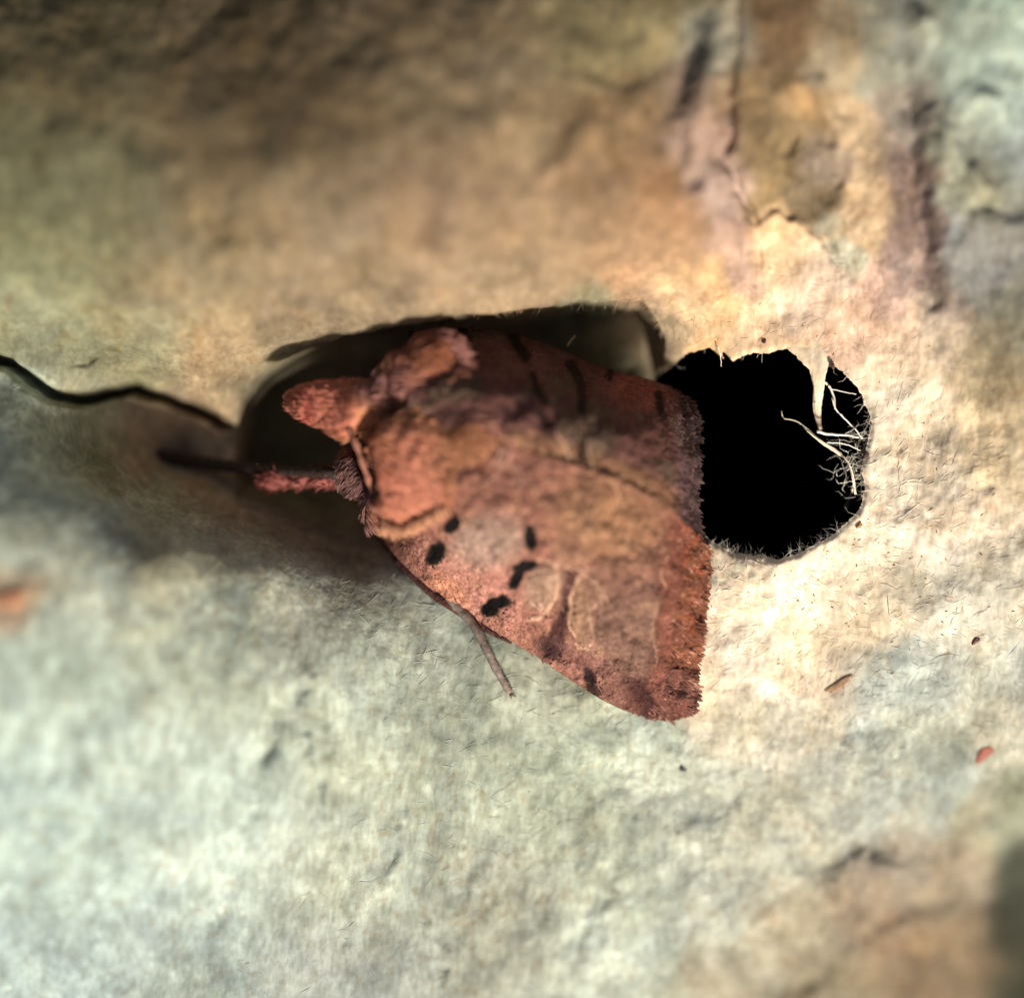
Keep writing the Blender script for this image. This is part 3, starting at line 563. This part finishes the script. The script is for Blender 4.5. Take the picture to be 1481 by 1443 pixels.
# body: one continuous skin grown over overlapping masses
def build_body():
    blobs = [ # photo x, y, height, radii (px, px, px), turn
     (622,668,.22,92,78,50,-15),(588,708,.17,56,56,50,-20),(690,640,.25,54,44,44,0),(566,640,.19,42,58,48,0),
     (622,522,.19,50,38,44,30),(655,562,.20,52,34,40,35),(600,590,.20,50,30,36,0),(582,550,.19,44,36,40,-20),(528,585,.18,42,38,36,10),
     (505,592,.15,42,46,32,10),(472,586,.14,50,33,28,-6),(436,580,.12,26,19,18,6),(512,684,.0,28,36,32,0),(545,725,.0,22,38,40,0),
     (760,690,.06,150,90,70,20),(700,600,.06,110,70,60,10)]
    bm = bmesh.new()
    for (a, b, z, rx, ry, rz, an) in blobs:
        m = Matrix.Translation(P(a, b, z)) @ Matrix.Rotation(R(an), 4, 'Z') @ Matrix.Diagonal((rx / S, ry / S, rz / S, 1))
        bmesh.ops.create_icosphere(bm, subdivisions=4, radius=1, matrix=m)
    me = bpy.data.meshes.new('body_raw'); bm.to_mesh(me); bm.free(); o = bpy.data.objects.new('body_raw', me); sc.collection.objects.link(o)
    r = o.modifiers.new('r', 'REMESH'); r.mode = 'VOXEL'; r.voxel_size = .016
    s = o.modifiers.new('s', 'SMOOTH'); s.iterations = 5; s.factor = .5
    dg = bpy.context.evaluated_depsgraph_get(); nm = bpy.data.meshes.new_from_object(o.evaluated_get(dg)); bpy.data.objects.remove(o)
    nm.name = 'body'; n = len(nm.vertices); co = np.zeros(n * 3); nm.vertices.foreach_get('co', co); co = co.reshape(-1, 3)
    no = np.zeros(n * 3); nm.vertices.foreach_get('normal', no); no = no.reshape(-1, 3)
    k = (D - co[:, 2]) / D / S; px = co[:, 0] / k + CX; py = CY - co[:, 1] / k
    dsp = .022 * fbm(px / 30, py / 30, 3, 101) + .008 * fbm(px / 11, py / 22, 3, 102)
    # grooves between the head, the collar and the thorax
    g1, _ = seg_dist(px, py, [(522,628),(545,598),(590,575),(650,580),(700,605),(745,645)]); g2, _ = seg_dist(px, py, [(518,640),(528,670),(540,715)]); g3, _ = seg_dist(px, py, [(545,530),(552,562),(560,590)])
    g4, _ = seg_dist(px, py, [(640,745),(680,715),(730,700)])
    dsp -= .05 * np.exp(-(g1 / 10) ** 2) + .05 * np.exp(-(g2 / 6) ** 2) + .03 * np.exp(-(g3 / 9) ** 2) + .02 * np.exp(-(g4 / 10) ** 2)
    co2 = co + no * dsp[:, None]; nm.vertices.foreach_set('co', co2.ravel()); nm.update()
    c = body_colour(px, py); set_col(nm, c * .8); nm.materials.clear(); nm.materials.append(M_body); nm.polygons.foreach_set('use_smooth', [True] * len(nm.polygons))
    b = bpy.data.objects.new('body', nm); sc.collection.objects.link(b); keep(b, moth); return b, co2, no, px, py, c
def body_colour(px, py):
    X, Y = px + 12 * fbm(px / 25, py / 25, 3, 111), py + 12 * fbm(px / 25, py / 25, 3, 112)
    c = np.ones(px.shape + (3,)) * np.array((.42, .17, .095))
    c = mix(c, (.60, .27, .13), spot(X, Y, 590, 620, 70, 50, 0, .6) * .9); c = mix(c, (.62, .25, .17), spot(X, Y, 580, 690, 55, 75, 0, .6) * .9)
    c = mix(c, (.36, .16, .085), spot(X, Y, 680, 670, 60, 50, 0, .6) * .85); c = mix(c, (.34, .13, .085), sstep(590, 565, Y) * sstep(545, 570, X))
    c = mix(c, (.36, .12, .055), spot(X, Y, 620, 510, 34, 26, 0, .6) * .8); c = mix(c, (.26, .12, .12), spot(X, Y, 545, 560, 34, 26, 0, .6) * .8)
    c = mix(c, (.52, .19, .13), sstep(525, 505, X) * sstep(640, 620, Y)); c = mix(c, (.42, .075, .06), spot(X, Y, 447, 590, 9, 26, 5, .6) * .6)
    c = mix(c, (.20, .10, .095), sstep(650, 670, Y) * sstep(545, 525, X))
    return c * np.array((.92, .90, .82)) * (1 + .45 * fbm(px / 9, py / 16, 3, 115)[..., None])
body, BC, BN, BPX, BPY, BCOL = build_body()
def fur():
    s = Soup(); vis = np.where((BN[:, 2] > -.1) & (BPX < 775))[0]
    for k in range(26000):
        i = int(random.choice(vis)); n = Vector(BN[i]); px, py = BPX[i], BPY[i]
        head = px < 530
        flow = Vector((1, -.25 - .7 * (py - 620) / 120, 0)) if not head else (Vector((-1, .25, 0)) if py < 640 else Vector((-.6, -.6, 0)))
        if px > 640 and py > 600: flow = Vector((1, -.8, 0))
        if py < 575 and not head: flow = Vector((1, .1, 0))
        t = (flow - n * flow.dot(n)); t = t.normalized() if t.length > 1e-4 else n.orthogonal()
        t = (t + n * random.uniform(.06, .28) + Vector((random.gauss(0, .2), random.gauss(0, .2), random.gauss(0, .12)))).normalized()
        ln = random.uniform(.03, .065) * (.6 if head else 1)
        c = BCOL[i] * random.uniform(.75, 1.35) + random.uniform(0, .03)
        p = Vector(BC[i]); q = p + t * ln * .5; e = q + (t - n * .35).normalized() * ln * .5; r = random.uniform(.0010, .0024)
        s.tube([p, q, e], [r, r, r * .3], tuple(c))
    o = s.build('fur', M_fur); o['kind'] = 'stuff'; keep(o, moth)
fur()
def surf_z(px, py):
    """top of the body under a photo position"""
    d2 = (BPX - px) ** 2 + (BPY - py) ** 2; j = np.where(d2 < 150)[0]
    return float(BC[j, 2].max()) if len(j) else None
# crests of long scales: pale hem of the shoulder tuft, collar strap, crest behind the thorax
def crest(name, pts, n, ln, col, flow, label, lift=.0, thick=.004):
    s = Soup(); c = resample(pts, 60)
    for k in range(n):
        q = c[random.randrange(60)]; a, b = q[0] + random.gauss(0, 2.5), q[1] + random.gauss(0, 2.5); z = surf_z(a, b)
        z = (z if z is not None else .05) + lift
        t = (Vector(flow) + Vector((random.gauss(0, .25), random.gauss(0, .25), random.uniform(-.1, .35)))).normalized()
        p = Vector(P(a, b, z)); q2 = p + t * ln * .5; e = q2 + (t - Vector((0, 0, .4))).normalized() * ln * .5; r = random.uniform(.4, 1) * thick
        cc = np.array(col) * random.uniform(.75, 1.2); s.tube([p, q2, e], [r, r * .9, r * .3], tuple(cc))
    o = s.build(name, M_fur); o['kind'] = 'stuff'; o['label'] = label; keep(o, moth); return o
crest('scale_tuft', [(546,756),(575,760),(605,748),(640,728)], 170, .05, (.50, .25, .14), (.5, -.8, 0), 'pale golden hem of the shoulder tuft')
crest('scale_tuft', [(655,590),(690,604),(722,628),(738,648)], 200, .06, (.40, .19, .13), (.8, -.5, 0), 'reddish crest along the far shoulder', .01)
crest('scale_tuft', [(735,648),(748,634)], 40, .09, (.72, .42, .30), (-.5, -.9, 0), 'small pale curled tuft behind the thorax', .02)
crest('scale_tuft', [(632,480),(655,500),(668,528)], 200, .06, (.34, .15, .12), (.8, -.4, 0), 'dusky tuft on the far shoulder', .0)
sc_ = Soup(); cpt = resample([(500,612,.20),(514,640,.23),(528,680,.22),(540,715,.18)], 16)
sc_.tube([P(*q) for q in cpt], [.011 + .003 * math.sin(i * 1.7) for i in range(16)], (.34, .15, .10), 8); keep(sc_.build('collar_strap', M_scale), moth)
# antenna held forward over the shaded pulp
sa = Soup(); an = resample([(505,690,.02),(470,683,.02),(400,680,-.10),(320,673,-.20),(250,662,-.26),(200,654,-.30)], 60)
sa.tube([P(*q) for q in an], [(.021 + .002 * math.sin(i * 2.1)) * (1 + .25 * i / 59) for i in range(60)], (.030, .016, .012), 8); keep(sa.build('antenna', M_leg), moth)
# palp: short red tufted lump below the head
def lump(name, blobs, col, nh, label, flow):
    bm = bmesh.new()
    for (a, b, z, rx, ry, rz, t) in blobs: bmesh.ops.create_icosphere(bm, subdivisions=3, radius=1, matrix=Matrix.Translation(P(a, b, z)) @ Matrix.Rotation(R(t), 4, 'Z') @ Matrix.Diagonal((rx / S, ry / S, rz / S, 1)))
    for v in bm.verts: v.co += v.normal * .03 * (mnoise.noise(v.co * 14))
    pts = [(v.co.copy(), v.normal.copy()) for v in bm.verts]; me = bpy.data.meshes.new(name); bm.to_mesh(me); bm.free()
    set_col(me, [np.array(col) * random.uniform(.8, 1.2) for _ in me.vertices]); me.materials.append(M_body); o = bpy.data.objects.new(name, me); sc.collection.objects.link(o); me.polygons.foreach_set('use_smooth', [True] * len(me.polygons))
    keep(o, moth); o['label'] = label; s = Soup()
    for k in range(nh):
        p, n = random.choice(pts); t = (Vector(flow) + n * .5 + Vector((random.gauss(0, .3), random.gauss(0, .3), 0))).normalized(); r = random.uniform(.0016, .003)
        s.tube([p, p + t * .012, p + t * .026], [r, r, r * .3], tuple(np.array(col) * random.uniform(.7, 1.4)))
    h = s.build('fur', M_fur); h.parent = o; h['kind'] = 'stuff'
lump('palp', [(402,692,-.12,28,14,18,4),(440,692,-.10,26,12,18,0),(474,692,-.06,26,14,20,0)], (.24, .075, .06), 420, 'short reddish furry palp below the antenna', (-.8, -.2, 0))
# leg sticking out below the wing
sl = Soup(); q0 = SP(640,860); lg = [(648,862),(672,888),(690,912),(706,944),(722,975),(738,1001)]
lz = [.04, .05, .055, .045, .03, .012]; Lp = resample([(a, b, SP(a, b)[2] + z) for (a, b), z in zip(lg, lz)], 40)
sl.tube([P(*q) for q in Lp], [(.022 if i < 6 else .019 - .006 * (i / 39)) * (1 + .08 * math.sin(i * .9)) for i in range(40)], (.20, .155, .125), 8)
leg = sl.build('leg', M_leg); keep(leg, moth)
cl = Soup(); e = Vector(P(*Lp[-1]))
for dx, dy in ((.022, -.018), (.004, -.026)): cl.tube([e, e + Vector((dx * .6, dy * .6, .004)), e + Vector((dx, dy, -.012))], [.006, .004, .001], (.10, .07, .05), 5)
c_ = cl.build('claw', M_leg); c_.parent = leg
sp = Soup()
for k in range(10):
    q = Vector(P(*Lp[random.randrange(8, 38)])); sgn = random.choice((-1, 1)); sp.tube([q, q + Vector((sgn * .02 + .01, -.015, .006))], [.003, .0008], (.16, .11, .08), 4)
s_ = sp.build('spine', M_leg); s_.parent = leg; s_['kind'] = 'stuff'
# stray pale hairs on the wings
def wing_z(px, py, V):
    z = V[..., 2]; k = (D - z) / D / S; X = V[..., 0] / k + CX; Y = CY - V[..., 1] / k; j = np.argmin((X - px) ** 2 + (Y - py) ** 2); return float(z.ravel()[j])
for pts, V, wd, col in (([(742,668),(755,690),(750,712)], LV, 2.2, (.55, .34, .24)), ([(770,702),(778,722),(800,735)], LV, 1.6, (.55, .33, .2)), ([(900,800),(920,790),(935,800)], LV, 1.6, (.55, .33, .2)), ([(835,760),(850,740),(872,735)], LV, 1.8, (.55, .33, .18)), ([(700,700),(715,690),(730,672)], LV, 2.0, (.5, .3, .2)), ([(804,628),(818,648),(826,678)], UV_, 2.0, (.60, .38, .26)), ([(805,806),(835,822),(862,842),(880,872)], LV, 2.4, (.60, .36, .24)),
        ([(745,700),(752,730),(765,745)], LV, 1.8, (.58, .30, .18)), ([(880,690),(896,720),(890,760)], LV, 1.8, (.60, .36, .2)), ([(820,500),(832,485)], UV_, 2.0, (.42, .34, .22)),
        ([(925,745),(905,780),(915,805)], LV, 1.8, (.58, .33, .2)), ([(968,800),(956,830),(964,850)], LV, 1.6, (.62, .34, .22)), ([(858,680),(850,640),(862,610)], UV_, 1.6, (.46, .30, .2))):
    c = resample([(a, b, wing_z(a, b, V) + .012) for a, b in pts], 12); s = Soup(); s.tube([P(*q) for q in c], [wd / S * .5] * 11 + [wd / S * .15], col, 5); keep(s.build('stray_hair', M_fur), moth)
bpy.context.view_layer.update()
